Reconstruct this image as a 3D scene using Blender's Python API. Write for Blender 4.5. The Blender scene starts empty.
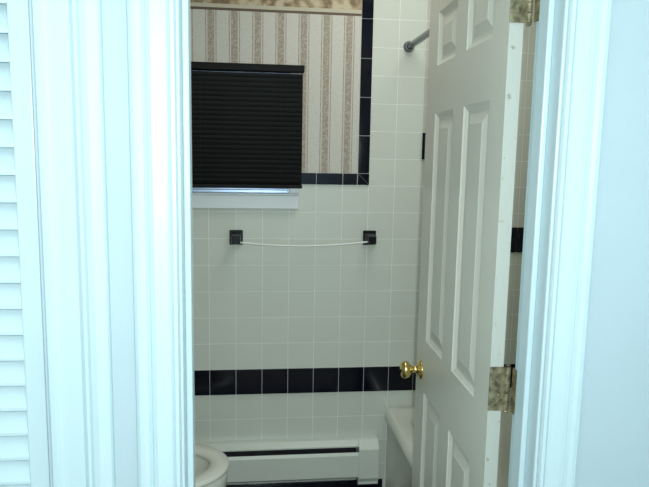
import bpy, bmesh, math
from mathutils import Vector, Matrix

scene = bpy.context.scene
scene.view_settings.view_transform = 'Standard'
scene.view_settings.look = 'None'

# ------------------------------------------------------------------ materials
def newmat(name):
    m = bpy.data.materials.new(name); m.use_nodes = True
    nt = m.node_tree
    return m, nt, nt.nodes['Principled BSDF']

def paint(name, col, rough=0.45, var=0.04, scale=6.0, metal=0.0, bump=0.0, bscale=80, spec=0.5):
    m, nt, b = newmat(name)
    b.inputs['Roughness'].default_value = rough
    b.inputs['Metallic'].default_value = metal
    b.inputs['Specular IOR Level'].default_value = spec
    tc = nt.nodes.new('ShaderNodeTexCoord')
    n = nt.nodes.new('ShaderNodeTexNoise'); n.inputs['Scale'].default_value = scale
    n.inputs['Detail'].default_value = 4
    nt.links.new(tc.outputs['Object'], n.inputs['Vector'])
    r = nt.nodes.new('ShaderNodeValToRGB')
    r.color_ramp.elements[0].position = 0.3; r.color_ramp.elements[1].position = 0.7
    r.color_ramp.elements[0].color = tuple(max(0, c*(1-var)) for c in col)+(1,)
    r.color_ramp.elements[1].color = tuple(min(1, c*(1+var)) for c in col)+(1,)
    nt.links.new(n.outputs['Fac'], r.inputs['Fac'])
    nt.links.new(r.outputs['Color'], b.inputs['Base Color'])
    if bump > 0:
        n2 = nt.nodes.new('ShaderNodeTexNoise'); n2.inputs['Scale'].default_value = bscale
        nt.links.new(tc.outputs['Object'], n2.inputs['Vector'])
        bp = nt.nodes.new('ShaderNodeBump'); bp.inputs['Strength'].default_value = bump
        bp.inputs['Distance'].default_value = 0.002
        nt.links.new(n2.outputs['Fac'], bp.inputs['Height'])
        nt.links.new(bp.outputs['Normal'], b.inputs['Normal'])
    return m

X0, Z0, PX, PZ = 0.366-0.108*20, 0.502-0.110*10, 0.108, 0.110

def tile_mat(name, axes, off, pitch, c1, c2, grout, rough=0.12, mortar=0.0016):
    m, nt, b = newmat(name)
    g = nt.nodes.new('ShaderNodeNewGeometry')
    s = nt.nodes.new('ShaderNodeSeparateXYZ'); nt.links.new(g.outputs['Position'], s.inputs[0])
    cb = nt.nodes.new('ShaderNodeCombineXYZ')
    for i, ax in enumerate(axes):
        sub = nt.nodes.new('ShaderNodeMath'); sub.operation = 'SUBTRACT'
        nt.links.new(s.outputs[ax], sub.inputs[0]); sub.inputs[1].default_value = off[i]
        nt.links.new(sub.outputs[0], cb.inputs[i])
    br = nt.nodes.new('ShaderNodeTexBrick')
    br.offset = 0.0; br.squash = 1.0
    br.inputs['Scale'].default_value = 1.0
    br.inputs['Mortar Size'].default_value = mortar
    br.inputs['Mortar Smooth'].default_value = 0.3
    br.inputs['Brick Width'].default_value = pitch[0]
    br.inputs['Row Height'].default_value = pitch[1]
    br.inputs['Color1'].default_value = c1+(1,)
    br.inputs['Color2'].default_value = c2+(1,)
    br.inputs['Mortar'].default_value = grout+(1,)
    nt.links.new(cb.outputs[0], br.inputs['Vector'])
    nt.links.new(br.outputs['Color'], b.inputs['Base Color'])
    mp = nt.nodes.new('ShaderNodeMapRange')
    mp.inputs['To Min'].default_value = rough; mp.inputs['To Max'].default_value = 0.6
    nt.links.new(br.outputs['Fac'], mp.inputs['Value'])
    nt.links.new(mp.outputs[0], b.inputs['Roughness'])
    inv = nt.nodes.new('ShaderNodeMath'); inv.operation = 'SUBTRACT'; inv.inputs[0].default_value = 1
    nt.links.new(br.outputs['Fac'], inv.inputs[1])
    bp = nt.nodes.new('ShaderNodeBump'); bp.inputs['Strength'].default_value = 0.5
    bp.inputs['Distance'].default_value = 0.001
    nt.links.new(inv.outputs[0], bp.inputs['Height'])
    nt.links.new(bp.outputs['Normal'], b.inputs['Normal'])
    return m

TC1, TC2, TG = (0.70,0.73,0.65), (0.68,0.71,0.635), (0.92,0.94,0.89)
tile_back = tile_mat('tile_cream_xz', ('X','Z'), (X0,Z0), (PX,PZ), TC1, TC2, TG, mortar=0.0013)
tile_side = tile_mat('tile_cream_yz', ('Y','Z'), (2.56-0.108*40,Z0), (PX,PZ), TC1, TC2, TG, mortar=0.0013)
tile_floor = tile_mat('tile_floor', ('X','Y'), (-3,-3), (0.05,0.05), (0.05,0.045,0.04), (0.07,0.06,0.05), (0.2,0.19,0.17), 0.3)
black_tile = paint('tile_black_glazed', (0.003,0.0035,0.010), 0.10, 0.2, spec=0.3)
grout_m = paint('grout', (0.55,0.56,0.52), 0.8)
hallwhite = paint('paint_trim_white', (0.60,0.75,0.79), 0.35, 0.012, 3, bump=0.15, bscale=25)
hallwall = paint('paint_hall_wall', (0.50,0.62,0.67), 0.6, 0.02, 3, bump=0.2, bscale=120)
doorpaint = paint('paint_door_cream', (0.78,0.78,0.68), 0.35, 0.02, 3, bump=0.15, bscale=30)
ceilm = paint('paint_ceiling', (0.8,0.8,0.76), 0.8)
carpet = paint('hall_carpet', (0.30,0.25,0.20), 0.95, 0.25, 90, bump=0.6, bscale=300)
porcelain = paint('porcelain', (0.80,0.80,0.71), 0.10, 0.01)
tubm = paint('tub_enamel', (0.76,0.79,0.70), 0.18, 0.01)
brass = paint('brass', (0.78,0.60,0.24), 0.16, 0.06, 20, metal=1.0)
oldbrass = paint('hinge_brass_tarnished', (0.33,0.29,0.18), 0.38, 0.6, 70, metal=0.65, bump=0.6, bscale=90)
chrome = paint('chrome', (0.22,0.23,0.25), 0.25, 0.03, metal=1.0)
heaterm = paint('heater_enamel', (0.70,0.74,0.67), 0.35, 0.02)
darkm = paint('dark_fins', (0.03,0.03,0.035), 0.5, 0.3, 30)
blackplastic = paint('black_ceramic', (0.008,0.008,0.010), 0.15, 0.2)
whiterod = paint('white_rod', (0.85,0.87,0.85), 0.3, 0.02)
blindm = paint('blind_black_slats', (0.006,0.006,0.006), 0.5, 0.2, spec=0.15)
winwhite = paint('window_paint', (0.76,0.82,0.84), 0.35, 0.02)
alu = paint('aluminium', (0.35,0.45,0.60), 0.3, 0.05, metal=0.7)
glassm = paint('night_glass', (0.01,0.012,0.02), 0.05, 0.1)
watercol = paint('bowl_water', (0.45,0.47,0.42), 0.03, 0.02)

# chipped paint on the hinge edge
def chipped():
    m, nt, b = newmat('paint_chipped_edge')
    tc = nt.nodes.new('ShaderNodeTexCoord')
    n = nt.nodes.new('ShaderNodeTexNoise'); n.inputs['Scale'].default_value = 45; n.inputs['Detail'].default_value = 6
    nt.links.new(tc.outputs['Object'], n.inputs['Vector'])
    r = nt.nodes.new('ShaderNodeValToRGB')
    e = r.color_ramp.elements
    e[0].position = 0.29; e[0].color = (0.34,0.33,0.27,1)
    e[1].position = 0.36; e[1].color = (0.55,0.58,0.53,1)
    nt.links.new(n.outputs['Fac'], r.inputs['Fac']); nt.links.new(r.outputs[0], b.inputs['Base Color'])
    bp = nt.nodes.new('ShaderNodeBump'); bp.inputs['Strength'].default_value = 0.35; bp.inputs['Distance'].default_value = 0.002
    nt.links.new(n.outputs['Fac'], bp.inputs['Height']); nt.links.new(bp.outputs[0], b.inputs['Normal'])
    b.inputs['Roughness'].default_value = 0.5
    return m
edgem = chipped()

def wallpaper_mat():
    m, nt, b = newmat('wallpaper_striped')
    L = nt.links
    g = nt.nodes.new('ShaderNodeNewGeometry')
    s = nt.nodes.new('ShaderNodeSeparateXYZ'); L.new(g.outputs['Position'], s.inputs[0])
    def math_(op, a, bv):
        n = nt.nodes.new('ShaderNodeMath'); n.operation = op
        if hasattr(a,'links'): L.new(a, n.inputs[0])
        else: n.inputs[0].default_value = a
        if bv is not None:
            if hasattr(bv,'links'): L.new(bv, n.inputs[1])
            else: n.inputs[1].default_value = bv
        return n.outputs[0]
    x = math_('ADD', s.outputs['X'], 10.0+0.019)
    fr = math_('FRACT', math_('DIVIDE', x, 0.090), None)
    r = nt.nodes.new('ShaderNodeValToRGB'); r.color_ramp.interpolation = 'CONSTANT'
    cream=(0.60,0.56,0.48,1); tan=(0.35,0.29,0.225,1); pale=(0.63,0.61,0.55,1); line=(0.34,0.28,0.22,1)
    els = [(0.0,pale),(0.30,line),(0.34,cream),(0.40,tan),(0.68,cream),(0.74,line),(0.78,pale)]
    e = r.color_ramp.elements
    e[0].position=0; e[0].color=pale
    e[1].position=els[1][0]; e[1].color=els[1][1]
    for p,c in els[2:]:
        q = e.new(p); q.color = c
    L.new(fr, r.inputs['Fac'])
    n = nt.nodes.new('ShaderNodeTexNoise'); n.inputs['Scale'].default_value = 120; n.inputs['Detail'].default_value = 3
    L.new(g.outputs['Position'], n.inputs['Vector'])
    mixn = nt.nodes.new('ShaderNodeMixRGB'); mixn.blend_type='MIX'
    mp = nt.nodes.new('ShaderNodeMapRange'); mp.inputs['From Min'].default_value=0.45; mp.inputs['From Max'].default_value=0.65
    mp.inputs['To Max'].default_value=0.65
    L.new(n.outputs['Fac'], mp.inputs['Value']); L.new(mp.outputs[0], mixn.inputs['Fac'])
    L.new(r.outputs[0], mixn.inputs['Color1']); mixn.inputs['Color2'].default_value = (0.58,0.54,0.46,1)
    # ornate border above
    n3 = nt.nodes.new('ShaderNodeTexNoise'); n3.inputs['Scale'].default_value = 30; n3.inputs['Detail'].default_value = 6
    L.new(g.outputs['Position'], n3.inputs['Vector'])
    r2 = nt.nodes.new('ShaderNodeValToRGB'); e=r2.color_ramp.elements
    e[0].position=0.38; e[0].color=(0.20,0.14,0.08,1); e[1].position=0.62; e[1].color=(0.58,0.49,0.34,1)
    q=e.new(0.5); q.color=(0.42,0.31,0.18,1)
    L.new(n3.outputs['Fac'], r2.inputs['Fac'])
    above = math_('GREATER_THAN', s.outputs['Z'], 2.056)
    mx = nt.nodes.new('ShaderNodeMixRGB'); L.new(above, mx.inputs['Fac']); L.new(mixn.outputs[0], mx.inputs['Color1']); L.new(r2.outputs[0], mx.inputs['Color2'])
    # thin dark rule + cream band
    l1 = math_('MULTIPLY', math_('GREATER_THAN', s.outputs['Z'], 2.048), math_('LESS_THAN', s.outputs['Z'], 2.058))
    mx2 = nt.nodes.new('ShaderNodeMixRGB'); L.new(l1, mx2.inputs['Fac']); L.new(mx.outputs[0], mx2.inputs['Color1']); mx2.inputs['Color2'].default_value=(0.12,0.08,0.05,1)
    l2 = math_('MULTIPLY', math_('GREATER_THAN', s.outputs['Z'], 2.058), math_('LESS_THAN', s.outputs['Z'], 2.072))
    mx3 = nt.nodes.new('ShaderNodeMixRGB'); L.new(l2, mx3.inputs['Fac']); L.new(mx2.outputs[0], mx3.inputs['Color1']); mx3.inputs['Color2'].default_value=(0.55,0.50,0.38,1)
    L.new(mx3.outputs[0], b.inputs['Base Color'])
    b.inputs['Roughness'].default_value = 0.55
    return m
wallpaper = wallpaper_mat()

# ------------------------------------------------------------------ mesh helpers
def box(bm, x0,x1,y0,y1,z0,z1, mat=0):
    if x1<x0: x0,x1=x1,x0
    vs=[bm.verts.new(p) for p in ((x0,y0,z0),(x1,y0,z0),(x1,y1,z0),(x0,y1,z0),(x0,y0,z1),(x1,y0,z1),(x1,y1,z1),(x0,y1,z1))]
    for f in ((0,3,2,1),(4,5,6,7),(0,1,5,4),(1,2,6,5),(2,3,7,6),(3,0,4,7)):
        fc=bm.faces.new([vs[i] for i in f]); fc.material_index=mat

def mk(name, bm, mats, parent=None, bevel=0, smooth=False, segs=2, recalc=True):
    if recalc: bmesh.ops.recalc_face_normals(bm, faces=bm.faces[:])
    me=bpy.data.meshes.new(name); bm.to_mesh(me); bm.free()
    for m in mats: me.materials.append(m)
    ob=bpy.data.objects.new(name, me); scene.collection.objects.link(ob)
    if smooth:
        for p in me.polygons: p.use_smooth=True
    if bevel>0:
        md=ob.modifiers.new('bevel','BEVEL'); md.width=bevel; md.segments=segs; md.limit_method='ANGLE'; md.angle_limit=math.radians(40)
    if parent: ob.parent=parent
    return ob

def empty(name, loc=(0,0,0)):
    e=bpy.data.objects.new(name,None); e.location=loc; scene.collection.objects.link(e); e.empty_display_size=0.1
    return e

def loops(bm, rings, cap0=True, cap1=True, mat=0, close=True):
    vr=[[bm.verts.new(p) for p in r] for r in rings]
    n=len(vr[0])
    for a,b in zip(vr[:-1],vr[1:]):
        for i in range(n):
            j=(i+1)%n
            f=bm.faces.new((a[i],a[j],b[j],b[i])); f.material_index=mat
    if cap0: bm.faces.new(vr[0][::-1]).material_index=mat
    if cap1: bm.faces.new(vr[-1]).material_index=mat

def lathe(bm, origin, axis, prof, n=32, mat=0):
    ax=Vector(axis).normalized()
    t=Vector((0,0,1)) if abs(ax.z)<0.9 else Vector((1,0,0))
    u=ax.cross(t).normalized(); w=ax.cross(u)
    o=Vector(origin)
    rings=[[tuple(o+ax*h+(u*math.cos(2*math.pi*i/n)+w*math.sin(2*math.pi*i/n))*max(r,1e-4)) for i in range(n)] for h,r in prof]
    loops(bm, rings, mat=mat)

def tube(bm, pts, r, n=12, mat=0):
    rings=[]
    for k,p in enumerate(pts):
        p=Vector(p)
        d=(Vector(pts[min(k+1,len(pts)-1)])-Vector(pts[max(k-1,0)])).normalized()
        t=Vector((0,0,1)) if abs(d.z)<0.9 else Vector((1,0,0))
        u=d.cross(t).normalized(); w=d.cross(u)
        rings.append([tuple(p+(u*math.cos(2*math.pi*i/n)+w*math.sin(2*math.pi*i/n))*r) for i in range(n)])
    loops(bm, rings, mat=mat)

# ------------------------------------------------------------------ layout constants
YB=2.56                 # tiled back wall
YF,YR=1.15,1.27         # door wall hall side / bath side
XL,XR=-0.126,0.570      # door jambs
BL,BRr=-0.82,1.33       # bathroom side walls
CEIL=2.40
HL,HR,HB=-1.3,1.15,-1.1 # hall

# ------------------------------------------------------------------ room shell
bm=bmesh.new(); box(bm,HL-0.1,BRr+0.1,HB-0.1,YF,-0.1,0); mk('floor_hall',bm,[carpet])
bm=bmesh.new(); box(bm,HL-0.1,BRr+0.1,YF,YB+0.15,-0.1,0); mk('floor',bm,[tile_floor])
bm=bmesh.new(); box(bm,HL-0.1,BRr+0.1,HB-0.1,YB+0.15,CEIL,CEIL+0.1); mk('ceiling',bm,[ceilm])

WX0,WX1,WZ0,WZ1=-0.62,0.150,1.325,1.83
bm=bmesh.new()
box(bm,BL-0.1,WX0,YB,YB+0.12,0,CEIL); box(bm,WX1,BRr+0.1,YB,YB+0.12,0,CEIL)
box(bm,WX0,WX1,YB,YB+0.12,0,WZ0); box(bm,WX0,WX1,YB,YB+0.12,WZ1,CEIL)
mk('wall_back',bm,[tile_back])
bm=bmesh.new(); box(bm,BL-0.1,BL,YR,YB,0,CEIL); mk('wall_left',bm,[tile_side])
bm=bmesh.new(); box(bm,BRr,BRr+0.1,YR,YB,0,CEIL); mk('wall_right',bm,[tile_side])

# door wall (hall side painted)
bm=bmesh.new()
CX0,CX1=-1.12,-0.372
box(bm,HL,CX0,YF,YR,0,CEIL)
box(bm,CX0,CX1,YF+0.06,YR,0,CEIL)
box(bm,CX0,CX1,YF,YF+0.06,2.05,CEIL)
box(bm,CX1,XL-0.018,YF,YR,0,CEIL)
box(bm,XL-0.018,XR+0.018,YF,YR,2.063,CEIL)
box(bm,XR+0.018,BRr,YF,YR,0,CEIL)
mk('wall_front',bm,[hallwall])
bm=bmesh.new(); box(bm,HL-0.1,HL,HB,YR,0,CEIL); mk('wall_hall_left',bm,[hallwall])
bm=bmesh.new(); box(bm,HR,HR+0.1,HB,YF,0,CEIL); mk('wall_hall_right',bm,[hallwall])
bm=bmesh.new(); box(bm,HL-0.1,HR+0.1,HB-0.1,HB,0,CEIL); mk('wall_hall_rear',bm,[hallwall])

# wallpaper on the back wall around the window
bm=bmesh.new()
WPX1=0.427; y0,y1=YB-0.003,YB-0.0005
FX0,FX1=-0.66,0.192
box(bm,FX1,WPX1,y0,y1,1.432,CEIL)
box(bm,BL,FX0,y0,y1,1.432,CEIL)
box(bm,FX0,FX1,y0,y1,1.845,CEIL)
mk('wallpaper',bm,[wallpaper])

# black tile trim (separate glazed tiles on grout bed)
bm=bmesh.new()
def btile(x0,x1,z0,z1,g=0.0013):
    box(bm,x0+g,x1-g,YB-0.007,YB-0.0002,z0+g,z1-g,0)
i=0
x=0.366-0.108*11
while x<BRr:
    a,b=max(x,BL),min(x+0.108,BRr)
    if b-a>0.02: btile(a,b,0.502,0.612)
    x+=0.108
# picture-frame border
z=1.432
btile(0.366,0.426,1.384,1.432)
btile(0.258,0.366,1.384,1.432)
btile(FX1+0.003,0.258,1.384,1.432)
while z<CEIL-0.01:
    btile(0.427,0.475,z,min(z+0.152,CEIL)); z+=0.152
# mitred corner tiles
for tri in (((0.4275,1.3853),(0.4740,1.3853),(0.4290,1.4307)),((0.4745,1.3865),(0.4745,1.4307),(0.4305,1.4307))):
    lo=[bm.verts.new((p[0],YB-0.007,p[1])) for p in tri]; hi=[bm.verts.new((p[0],YB-0.0002,p[1])) for p in tri]
    bm.faces.new(lo); bm.faces.new(hi[::-1])
    for k in range(3): bm.faces.new((lo[k],hi[k],hi[(k+1)%3],lo[(k+1)%3]))
# accent tiles over the tub
btile(0.690,0.798,1.492,1.602); btile(1.014,1.122,1.105,1.215); btile(1.122,1.230,1.105,1.215)
mk('tile_border_black',bm,[black_tile],bevel=0.0015)
bm=bmesh.new()
box(bm,BL,BRr,YB-0.0025,YB-0.0001,0.502,0.612)
box(bm,FX1,0.475,YB-0.0028,YB-0.0001,1.384,1.432); box(bm,0.427,0.475,YB-0.0029,YB-0.0001,1.432,CEIL)
mk('trim_grout_bed',bm,[grout_m])

# ------------------------------------------------------------------ window
win=empty('window_1',(0,0,0))
bm=bmesh.new()
# casing
yc=YB-0.016
box(bm,FX0,FX0+0.045,yc,YB-0.0005,1.32,1.845); box(bm,FX1-0.045,FX1-0.006,yc,YB-0.0005,1.32,1.845)
box(bm,FX0+0.045,FX1-0.045,yc,YB-0.0005,1.82,1.845)
# apron / sill
box(bm,FX0-0.01,FX1-0.006,YB-0.022,YB-0.0005,1.285,1.340)
box(bm,FX0-0.01,FX1-0.006,YB-0.030,YB-0.0005,1.340,1.349)
mk('frame',bm,[winwhite],win,bevel=0.003)
bm=bmesh.new()
box(bm,WX0,WX1,YB+0.03,YB+0.05,WZ0,WZ0+0.045); box(bm,WX0,WX1,YB+0.03,YB+0.05,WZ1-0.04,WZ1)
box(bm,WX0,WX0+0.035,YB+0.03,YB+0.05,WZ0+0.045,WZ1-0.04); box(bm,WX1-0.035,WX1,YB+0.03,YB+0.05,WZ0+0.045,WZ1-0.04)
box(bm,WX0+0.035,WX1-0.035,YB+0.03,YB+0.052,1.57,1.60)
# lower aluminium rail visible under blind
box(bm,FX0+0.05,FX1-0.05,YB-0.024,YB-0.004,1.349,1.362,0)
mk('sash',bm,[alu],win,bevel=0.002)
bm=bmesh.new(); box(bm,WX0+0.03,WX1-0.03,YB+0.036,YB+0.042,WZ0+0.04,WZ1-0.03); mk('glass',bm,[glassm],win)

bl=empty('window_blind',(0,0,0))
bm=bmesh.new()
box(bm,FX0+0.0,0.200,YB-0.062,YB-0.022,1.818,1.845)
mk('head_rail',bm,[blindm],bl,bevel=0.003)
bm=bmesh.new()
z=1.394
BX0,BX1=FX0+0.004,0.195
while z<1.814:
    # slat: tilted closed, slightly curved
    th=math.radians(74); w=0.0125
    pts=[]
    for k in range(5):
        t=-1+2*k/4
        cy=0.0016*(1-t*t)
        pts.append((YB-0.042-math.cos(th)*w*t-cy, z+math.sin(th)*w*t))
    a=[bm.verts.new((BX0,p[0],p[1])) for p in pts]; b=[bm.verts.new((BX1,p[0],p[1])) for p in pts]
    for k in range(4): bm.faces.new((a[k],b[k],b[k+1],a[k+1]))
    z+=0.0185
mk('slats',bm,[blindm],bl,smooth=True)
bm=bmesh.new(); box(bm,BX0-0.002,BX1+0.002,YB-0.056,YB-0.030,1.370,1.384); mk('bottom_rail',bm,[blindm],bl,bevel=0.003)
bm=bmesh.new()
for xx in (-0.52,-0.2,0.11): tube(bm,[(xx,YB-0.052,1.375),(xx,YB-0.052,1.82)],0.0008,6)
tube(bm,[(-0.58,YB-0.066,1.83),(-0.58,YB-0.068,1.45)],0.003,8)
mk('cords_and_wand',bm,[blindm],bl)

# ------------------------------------------------------------------ towel bar
tb=empty('towel_bar',(0,0,0))
bm=bmesh.new()
for xx in (-0.064,0.482):
    box(bm,xx-0.027,xx+0.027,YB-0.012,YB-0.0005,1.168-0.030,1.168+0.030)
    loops(bm,[[(xx+s*cx,yy,1.166+s*cz) for cx,cz in ((-1,-1),(1,-1),(1,1),(-1,1))] for yy,s in ((YB-0.012,0.022),(YB-0.03,0.014),(YB-0.055,0.013),(YB-0.068,0.018),(YB-0.078,0.016))])
mk('posts',bm,[blackplastic],tb,bevel=0.003)
bm=bmesh.new()
pts=[]
for k in range(25):
    t=k/24; pts.append((-0.054+0.528*t, YB-0.055, 1.158-0.016*4*t*(1-t)-0.004*(1-t)))
tube(bm,pts,0.0038,10)
mk('rod',bm,[whiterod],tb,smooth=True)

# ------------------------------------------------------------------ baseboard heater
ht=empty('baseboard_heater',(0,0,0))
def extrude_x(bm,prof,x0,x1,mat=0):
    loops(bm,[[(x0,y,z) for y,z in prof],[(x1,y,z) for y,z in prof]],mat=mat)
hx0,hx1=-0.78,0.540
HO=-0.020
bm=bmesh.new()
extrude_x(bm,[(YB-0.001,0.135+HO),(YB-0.001,0.318+HO),(YB-0.030,0.318+HO),(YB-0.052,0.300+HO),(YB-0.052,0.294+HO),(YB-0.028,0.308+HO),(YB-0.006,0.308+HO),(YB-0.006,0.135+HO)],hx0,hx1-0.08)
extrude_x(bm,[(YB-0.066,0.262+HO),(YB-0.058,0.274+HO),(YB-0.055,0.272+HO),(YB-0.061,0.262+HO),(YB-0.061,0.168+HO),(YB-0.052,0.158+HO),(YB-0.054,0.155+HO),(YB-0.066,0.166+HO)],hx0,hx1-0.08)
mk('cover',bm,[heaterm],ht)
bm=bmesh.new()
cap=[(YB-0.0008,0.125+HO),(YB-0.0008,0.322+HO),(YB-0.032,0.322+HO),(YB-0.070,0.290+HO),(YB-0.070,0.160+HO),(YB-0.056,0.138+HO),(YB-0.056,0.125+HO)]
extrude_x(bm,cap,hx1-0.088,hx1)
extrude_x(bm,cap,hx0-0.02,hx0+0.02)
mk('end_caps',bm,[heaterm],ht,bevel=0.003)
bm=bmesh.new()
x=hx0+0.03
while x<hx1-0.1:
    box(bm,x,x+0.0012,YB-0.052,YB-0.012,0.155,0.235); x+=0.008
tube(bm,[(hx0+0.01,YB-0.032,0.192),(hx1-0.08,YB-0.032,0.192)],0.011,12)
box(bm,hx0+0.02,hx1-0.09,YB-0.0085,YB-0.0062,0.118,0.285)
mk('fins',bm,[darkm],ht)
# black base tiles below heater
bm=bmesh.new(); box(bm,BL,0.57,YB-0.008,YB-0.0005,0.0,0.10); mk('baseboard_back',bm,[black_tile],bevel=0.003)

# ------------------------------------------------------------------ bathtub
def rrect(x0,x1,y0,y1,r,z,n=6):
    out=[]
    for cx,cy,a0 in ((x1-r,y1-r,0),(x0+r,y1-r,90),(x0+r,y0+r,180),(x1-r,y0+r,270)):
        for k in range(n+1):
            a=math.radians(a0+90*k/n); out.append((cx+r*math.cos(a),cy+r*math.sin(a),z))
    return out
tx0,tx1,ty0,ty1=0.568,BRr-0.002,YR+0.003,YB-0.009
bm=bmesh.new()
R=[]
R.append(rrect(tx0+0.006,tx1,ty0,ty1,0.01,0.0))
R.append(rrect(tx0+0.006,tx1,ty0,ty1,0.01,0.045))
R.append(rrect(tx0+0.014,tx1,ty0,ty1,0.01,0.055))
R.append(rrect(tx0+0.014,tx1,ty0,ty1,0.01,0.365))
R.append(rrect(tx0+0.008,tx1,ty0,ty1,0.01,0.382))
R.append(rrect(tx0+0.001,tx1,ty0,ty1,0.012,0.390))
R.append(rrect(tx0,tx1,ty0,ty1,0.012,0.405))
R.append(rrect(tx0+0.004,tx1-0.002,ty0+0.002,ty1-0.002,0.014,0.420))
R.append(rrect(tx0+0.013,tx1-0.004,ty0+0.005,ty1-0.005,0.018,0.431))
R.append(rrect(tx0+0.026,tx1-0.010,ty0+0.010,ty1-0.010,0.024,0.436))
R.append(rrect(tx0+0.070,tx1-0.060,ty0+0.09,ty1-0.07,0.10,0.435))
R.append(rrect(tx0+0.082,tx1-0.072,ty0+0.10,ty1-0.08,0.10,0.426))
R.append(rrect(tx0+0.10,tx1-0.09,ty0+0.13,ty1-0.11,0.12,0.20))
R.append(rrect(tx0+0.14,tx1-0.13,ty0+0.17,ty1-0.15,0.12,0.12))
R.append(rrect(tx0+0.20,tx1-0.19,ty0+0.24,ty1-0.22,0.10,0.105))
loops(bm,R,cap0=True,cap1=True)
tub=mk('bathtub',bm,[tubm],smooth=True)
md=tub.modifiers.new('es','EDGE_SPLIT'); md.split_angle=math.radians(50)

# ------------------------------------------------------------------ shower rod
sr=empty('shower_curtain_rod',(0,0,0))
bm=bmesh.new(); tube(bm,[(0.622,YR+0.002,1.939),(0.622,YB-0.002,1.939)],0.0125,20); mk('rod',bm,[chrome],sr,smooth=True)
bm=bmesh.new()
fp=[(0,0.022),(0.006,0.022),(0.012,0.018),(0.03,0.016),(0.03,0.0135)]
lathe(bm,(0.622,YB-0.001,1.939),(0,-1,0),fp,24)
lathe(bm,(0.622,YR+0.001,1.939),(0,1,0),fp,24)
mk('flanges',bm,[chrome],sr,bevel=0)

# ------------------------------------------------------------------ toilet (faces +X, tank on left wall)
toi=empty('toilet',(0,0,0))
TY=2.125
def egg(cx,rx,ry,z,n=40):
    out=[]
    for k in range(n):
        a=2*math.pi*k/n
        c,s=math.cos(a),math.sin(a)
        rxx = rx*(1.12 if c>0 else 0.88)
        cc=math.copysign(abs(c)**0.95,c)
        out.append((cx+rxx*cc, TY+ry*s, z))
    return out
bm=bmesh.new()
R=[egg(-0.36,0.20,0.105,0.0),egg(-0.36,0.20,0.105,0.02),egg(-0.36,0.185,0.095,0.05),egg(-0.36,0.18,0.095,0.12),
   egg(-0.345,0.19,0.115,0.20),egg(-0.33,0.205,0.15,0.27),egg(-0.325,0.212,0.172,0.33),egg(-0.325,0.215,0.178,0.365),egg(-0.325,0.213,0.177,0.382),egg(-0.325,0.207,0.171,0.388),
   egg(-0.325,0.165,0.128,0.388),egg(-0.325,0.155,0.118,0.375),egg(-0.33,0.15,0.115,0.34),egg(-0.335,0.12,0.09,0.24),egg(-0.34,0.07,0.05,0.19)]
loops(bm,R); mk('bowl',bm,[porcelain],toi,smooth=True)
bm=bmesh.new(); loops(bm,[egg(-0.335,0.115,0.086,0.235),egg(-0.335,0.115,0.086,0.2352)]); mk('water',bm,[watercol],toi)
bm=bmesh.new()
R=[egg(-0.325,0.214,0.178,0.389),egg(-0.325,0.220,0.184,0.394),egg(-0.325,0.220,0.184,0.402),egg(-0.325,0.212,0.176,0.409),egg(-0.325,0.168,0.130,0.409),egg(-0.325,0.158,0.120,0.402),egg(-0.325,0.158,0.120,0.392),egg(-0.325,0.163,0.125,0.389)]
R.append(R[0])
loops(bm,R,cap0=False,cap1=False); bmesh.ops.remove_doubles(bm,verts=bm.verts[:],dist=1e-5)
mk('seat',bm,[porcelain],toi,smooth=True)
bm=bmesh.new()
lid=[]
for d,s in ((0,0.96),(0.004,1.0),(0.012,1.0),(0.016,0.96)):
    lid.append([(-0.575+d+0.0, TY+0.182*s*math.sin(2*math.pi*k/40), 0.62+0.205*s*math.cos(2*math.pi*k/40)) for k in range(40)])
loops(bm,lid); mk('lid',bm,[porcelain],toi,smooth=False)
bm=bmesh.new()
box(bm,-0.60,-0.50,TY-0.10,TY+0.10,0.30,0.385)
box(bm,-0.795,-0.60,TY-0.225,TY+0.225,0.375,0.72); 
box(bm,-0.803,-0.588,TY-0.235,TY+0.235,0.722,0.755)
mk('tank',bm,[porcelain],toi,bevel=0.012,segs=3,smooth=False)
bm=bmesh.new(); lathe(bm,(-0.60,TY+0.16,0.68),(1,0,0),[(0,0.012),(0.012,0.012),(0.012,0.006),(0.02,0.006)],16); box(bm,-0.582,-0.574,TY+0.10,TY+0.17,0.673,0.687); mk('flush_handle',bm,[chrome],toi)
toi.scale=(1,1,1.04)

# ------------------------------------------------------------------ six panel door
FZ=0.012; DT=0.030; DW=0.655; DH=2.03
door=empty('door_1',(0.520,1.285,0)); door.rotation_euler=(0,0,-math.atan(0.014/0.655))
bm=bmesh.new()
us=[0,0.095,0.280,0.370,0.55,DW]; zs=[FZ,0.25,0.775,0.94,1.63,1.765,1.915,DH]
def quad(pts,mat=0):
    f=bm.faces.new([bm.verts.new(p) for p in pts]); f.material_index=mat
for side,xf,sg in ((0,0.0,1),(1,DT,-1)):
    for i in range(5):
        for j in range(7):
            u0,u1,z0,z1=us[i],us[i+1],zs[j],zs[j+1]
            if i in (1,3) and j in (1,3,5):
                prev=None
                for ins,dep in ((0,0),(0.003,0.003),(0.014,0.009),(0.022,0.009),(0.045,0.003),(0.047,0.002)):
                    r=[(xf+sg*dep,u0+ins,z0+ins),(xf+sg*dep,u1-ins,z0+ins),(xf+sg*dep,u1-ins,z1-ins),(xf+sg*dep,u0+ins,z1-ins)]
                    if prev:
                        for k in range(4): quad((prev[k],prev[(k+1)%4],r[(k+1)%4],r[k]))
                    prev=r
                quad(prev)
            else:
                quad(((xf,u0,z0),(xf,u1,z0),(xf,u1,z1),(xf,u0,z1)))
for j in range(7):
    quad(((0,0,zs[j]),(DT,0,zs[j]),(DT,0,zs[j+1]),(0,0,zs[j+1])),1)
    quad(((0,DW,zs[j]),(DT,DW,zs[j]),(DT,DW,zs[j+1]),(0,DW,zs[j+1])),0)
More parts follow.
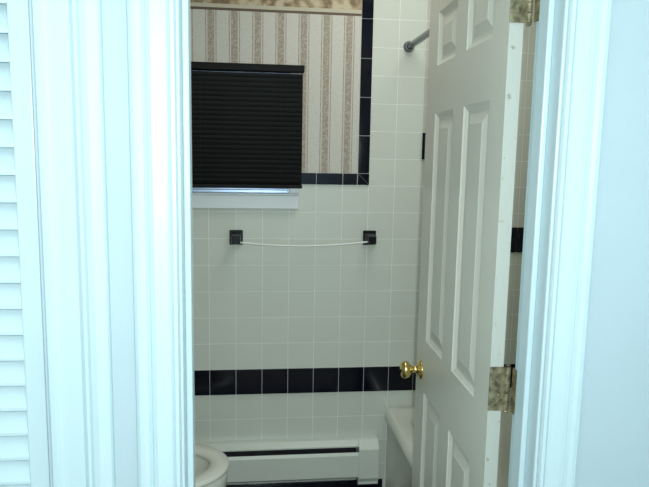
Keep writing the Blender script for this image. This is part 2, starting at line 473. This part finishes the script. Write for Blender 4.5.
for i in range(5):
    for zz in (FZ,DH): quad(((0,us[i],zz),(DT,us[i],zz),(DT,us[i+1],zz),(0,us[i+1],zz)))
bmesh.ops.remove_doubles(bm,verts=bm.verts[:],dist=1e-5)
mk('leaf',bm,[doorpaint,edgem],door)
bm=bmesh.new()
kp=[(0,0.031),(0.004,0.031),(0.009,0.026),(0.011,0.012),(0.030,0.0105),(0.034,0.016),(0.040,0.024),(0.050,0.0275),(0.058,0.0265),(0.064,0.020),(0.066,0.012),(0.0665,0.001)]
lathe(bm,(0,DW-0.060,0.835),(-1,0,0),kp,32); lathe(bm,(DT,DW-0.060,0.835),(1,0,0),kp,32)
ko=mk('knob',bm,[brass],door,smooth=True)
bm=bmesh.new(); box(bm,0.004,DT-0.004,DW-0.0005,DW+0.0015,0.793,0.878); box(bm,0.011,DT-0.011,DW,DW+0.010,0.825,0.845); mk('latch_plate',bm,[brass],door)
# hinges
for k,hz in enumerate((0.22,0.998,1.826)):
    bm=bmesh.new()
    box(bm,-0.001,DT+0.006,-0.0035,-0.0003,hz-0.050,hz+0.050)
    for q in range(5):
        lathe(bm,(DT+0.0105,0.000,hz-0.050+q*0.020+0.0006),(0,0,1),[(0,0.0062),(0.0188,0.0062)],16)
    lathe(bm,(DT+0.0105,0.000,hz+0.050),(0,0,1),[(0,0.0045),(0.003,0.006),(0.006,0.003)],16)
    lathe(bm,(DT+0.0105,0.000,hz-0.050),(0,0,-1),[(0,0.0045),(0.003,0.006),(0.006,0.003)],16)
    for sx,sz in ((0.009,-0.036),(0.022,-0.015),(0.009,0.015),(0.022,0.036)):
        lathe(bm,(sx,-0.0035,hz+sz),(0,-1,0),[(0,0.0045),(0.0012,0.003),(0.0012,0.0001)],12)
    mk('hinge_%d'%(k+1),bm,[oldbrass],door,bevel=0.0006)
    bm=bmesh.new(); 
    box(bm,XR-0.0025,XR+0.0003,YR-0.030,YR+0.006,hz-0.050,hz+0.050)
    h=mk('door_hinge_leaf',bm,[oldbrass])
    h.parent=door; h.matrix_parent_inverse=(Matrix.Translation(door.location)@door.rotation_euler.to_matrix().to_4x4()).inverted()

# ------------------------------------------------------------------ jambs + stops
bm=bmesh.new()
for x0,x1 in ((XL-0.018,XL),(XR,XR+0.018)): box(bm,x0,x1,YF-0.001,YR+0.001,0,2.063)
box(bm,XL,XR,YF-0.001,YR+0.001,2.045,2.063)
box(bm,XL,XL+0.012,1.190,1.234,0,2.045); box(bm,XR-0.012,XR,1.190,1.234,0,2.045); box(bm,XL+0.012,XR-0.012,1.190,1.234,2.033,2.045)
mk('trim_1',bm,[hallwhite],bevel=0.003)

CP=[(0,0),(0,0.007),(0.003,0.013),(0.009,0.014),(0.013,0.009),(0.017,0.006),(0.022,0.006),(0.044,0.009),(0.050,0.017),(0.053,0.013),(0.058,0.019),(0.066,0.022),(0.074,0.021),(0.080,0.017),(0.082,0.012),(0.082,0)]
def casing_v(bm,xi,sg,w,z0,z1,yf):
    k=w/0.082
    loops(bm,[[(xi+sg*a*k,yf-d,z) for a,d in CP] for z in (z0,z1)])
def casing_h(bm,zi,w,x0,x1,yf):
    k=w/0.082
    loops(bm,[[(xx,yf-d,zi+a*k) for a,d in CP] for xx in (x0,x1)])
bm=bmesh.new()
casing_v(bm,XL-0.005,-1,0.080,0,2.050,YF-0.0002); casing_v(bm,XR+0.005,1,0.080,0,2.050,YF-0.0002); casing_h(bm,2.050,0.080,XL-0.085,XR+0.085,YF-0.0002)
mk('trim_2',bm,[hallwhite])
# bathroom-side casing
bm=bmesh.new()
for (a,b) in ((XL-0.07,XL-0.005),): box(bm,a,b,YR+0.0002,YR+0.012,0,2.05)
box(bm,XR+0.022,XR+0.07,YR+0.0002,YR+0.002,0.46,2.05)
box(bm,XL-0.07,XR+0.07,YR+0.0002,YR+0.012,2.05,2.11)
mk('trim_3',bm,[doorpaint])

# closet casing
bm=bmesh.new()
casing_v(bm,CX1+0.006,1,0.112,0,2.055,YF-0.0002); casing_v(bm,CX0-0.006,-1,0.112,0,2.055,YF-0.0002); casing_h(bm,2.055,0.112,CX0-0.118,CX1+0.118,YF-0.0002)
mk('trim_4',bm,[hallwhite])

# louvered closet door (bifold pair)
ld=empty('door_2',(0,0,0))
bm=bmesh.new(); bs=bmesh.new()
lx1=CX1-0.004; lw=(lx1-(CX0+0.004))/2
yA,yB=YF+0.012,YF+0.040
for n in range(2):
    b=lx1-n*lw-0.001; a=b-lw+0.002
    box(bm,b-0.036,b,yA,yB,0.015,2.035); box(bm,a,a+0.036,yA,yB,0.015,2.035)
    for (z0,z1) in ((0.015,0.14),(0.70,0.78),(1.96,2.035)):
        box(bm,a+0.036,b-0.036,yA+0.001,yB-0.001,z0,z1)
    for (z0,z1) in ((0.14,0.70),(0.78,1.96)):
        z=z0+0.004
        while z<z1-0.045:
            pr=[(yA+0.001,z),(yA+0.001,z+0.007),(yB-0.002,z+0.054),(yB-0.002,z+0.047)]
            loops(bs,[[(xx,p[0],p[1]) for p in pr] for xx in (a+0.035,b-0.035)])
            z+=0.048
mk('frames',bm,[hallwhite],ld,bevel=0.003); mk('louvers',bs,[hallwhite],ld,bevel=0.002)

# hall baseboards
bm=bmesh.new(); box(bm,XR+0.087,HR,YF-0.014,YF-0.0003,0,0.10); mk('baseboard_right',bm,[hallwhite],bevel=0.004)
bm=bmesh.new(); box(bm,HL,CX0-0.119,YF-0.014,YF-0.0003,0,0.10); mk('baseboard_left',bm,[hallwhite],bevel=0.004)

# ------------------------------------------------------------------ lights
def light(name,typ,loc,power,col,size=0.02,rot=None):
    l=bpy.data.lights.new(name,typ); l.energy=power; l.color=col
    if typ=='POINT': l.shadow_soft_size=size
    else: l.size=size
    o=bpy.data.objects.new(name,l); o.location=loc; scene.collection.objects.link(o)
    if rot: o.rotation_euler=rot
    return o
light('camera_flash','POINT',(0.04,-0.03,1.565),52,(0.91,1.0,1.0),0.02)
light('hall_ambient_fill','AREA',(-0.1,0.0,2.38),1,(0.85,0.96,1.0),0.4)  # weak ambient fill added under the hall ceiling, not a real fixture
light('bathroom_ceiling_light','AREA',(0.55,1.92,2.38),6.0,(1.0,0.99,0.92),0.7)
w=bpy.data.worlds.new('World'); scene.world=w; w.use_nodes=True
w.node_tree.nodes['Background'].inputs[0].default_value=(0.02,0.025,0.04,1)

# ------------------------------------------------------------------ camera
yaw,pitch,roll=math.radians(6.6),math.radians(7.9),0.018
f=Vector((math.sin(yaw)*math.cos(pitch),math.cos(yaw)*math.cos(pitch),-math.sin(pitch)))
r0=Vector((math.cos(yaw),-math.sin(yaw),0)); u0=r0.cross(f)
r=r0*math.cos(roll)+u0*math.sin(roll); u=u0*math.cos(roll)-r0*math.sin(roll)
M=Matrix(((r.x,u.x,-f.x,0),(r.y,u.y,-f.y,0),(r.z,u.z,-f.z,1.5),(0,0,0,1)))
cd=bpy.data.cameras.new('camera'); cd.lens=35.0; cd.sensor_width=36; cd.clip_start=0.01
cam=bpy.data.objects.new('camera',cd); cam.matrix_world=M; scene.collection.objects.link(cam)
scene.camera=cam
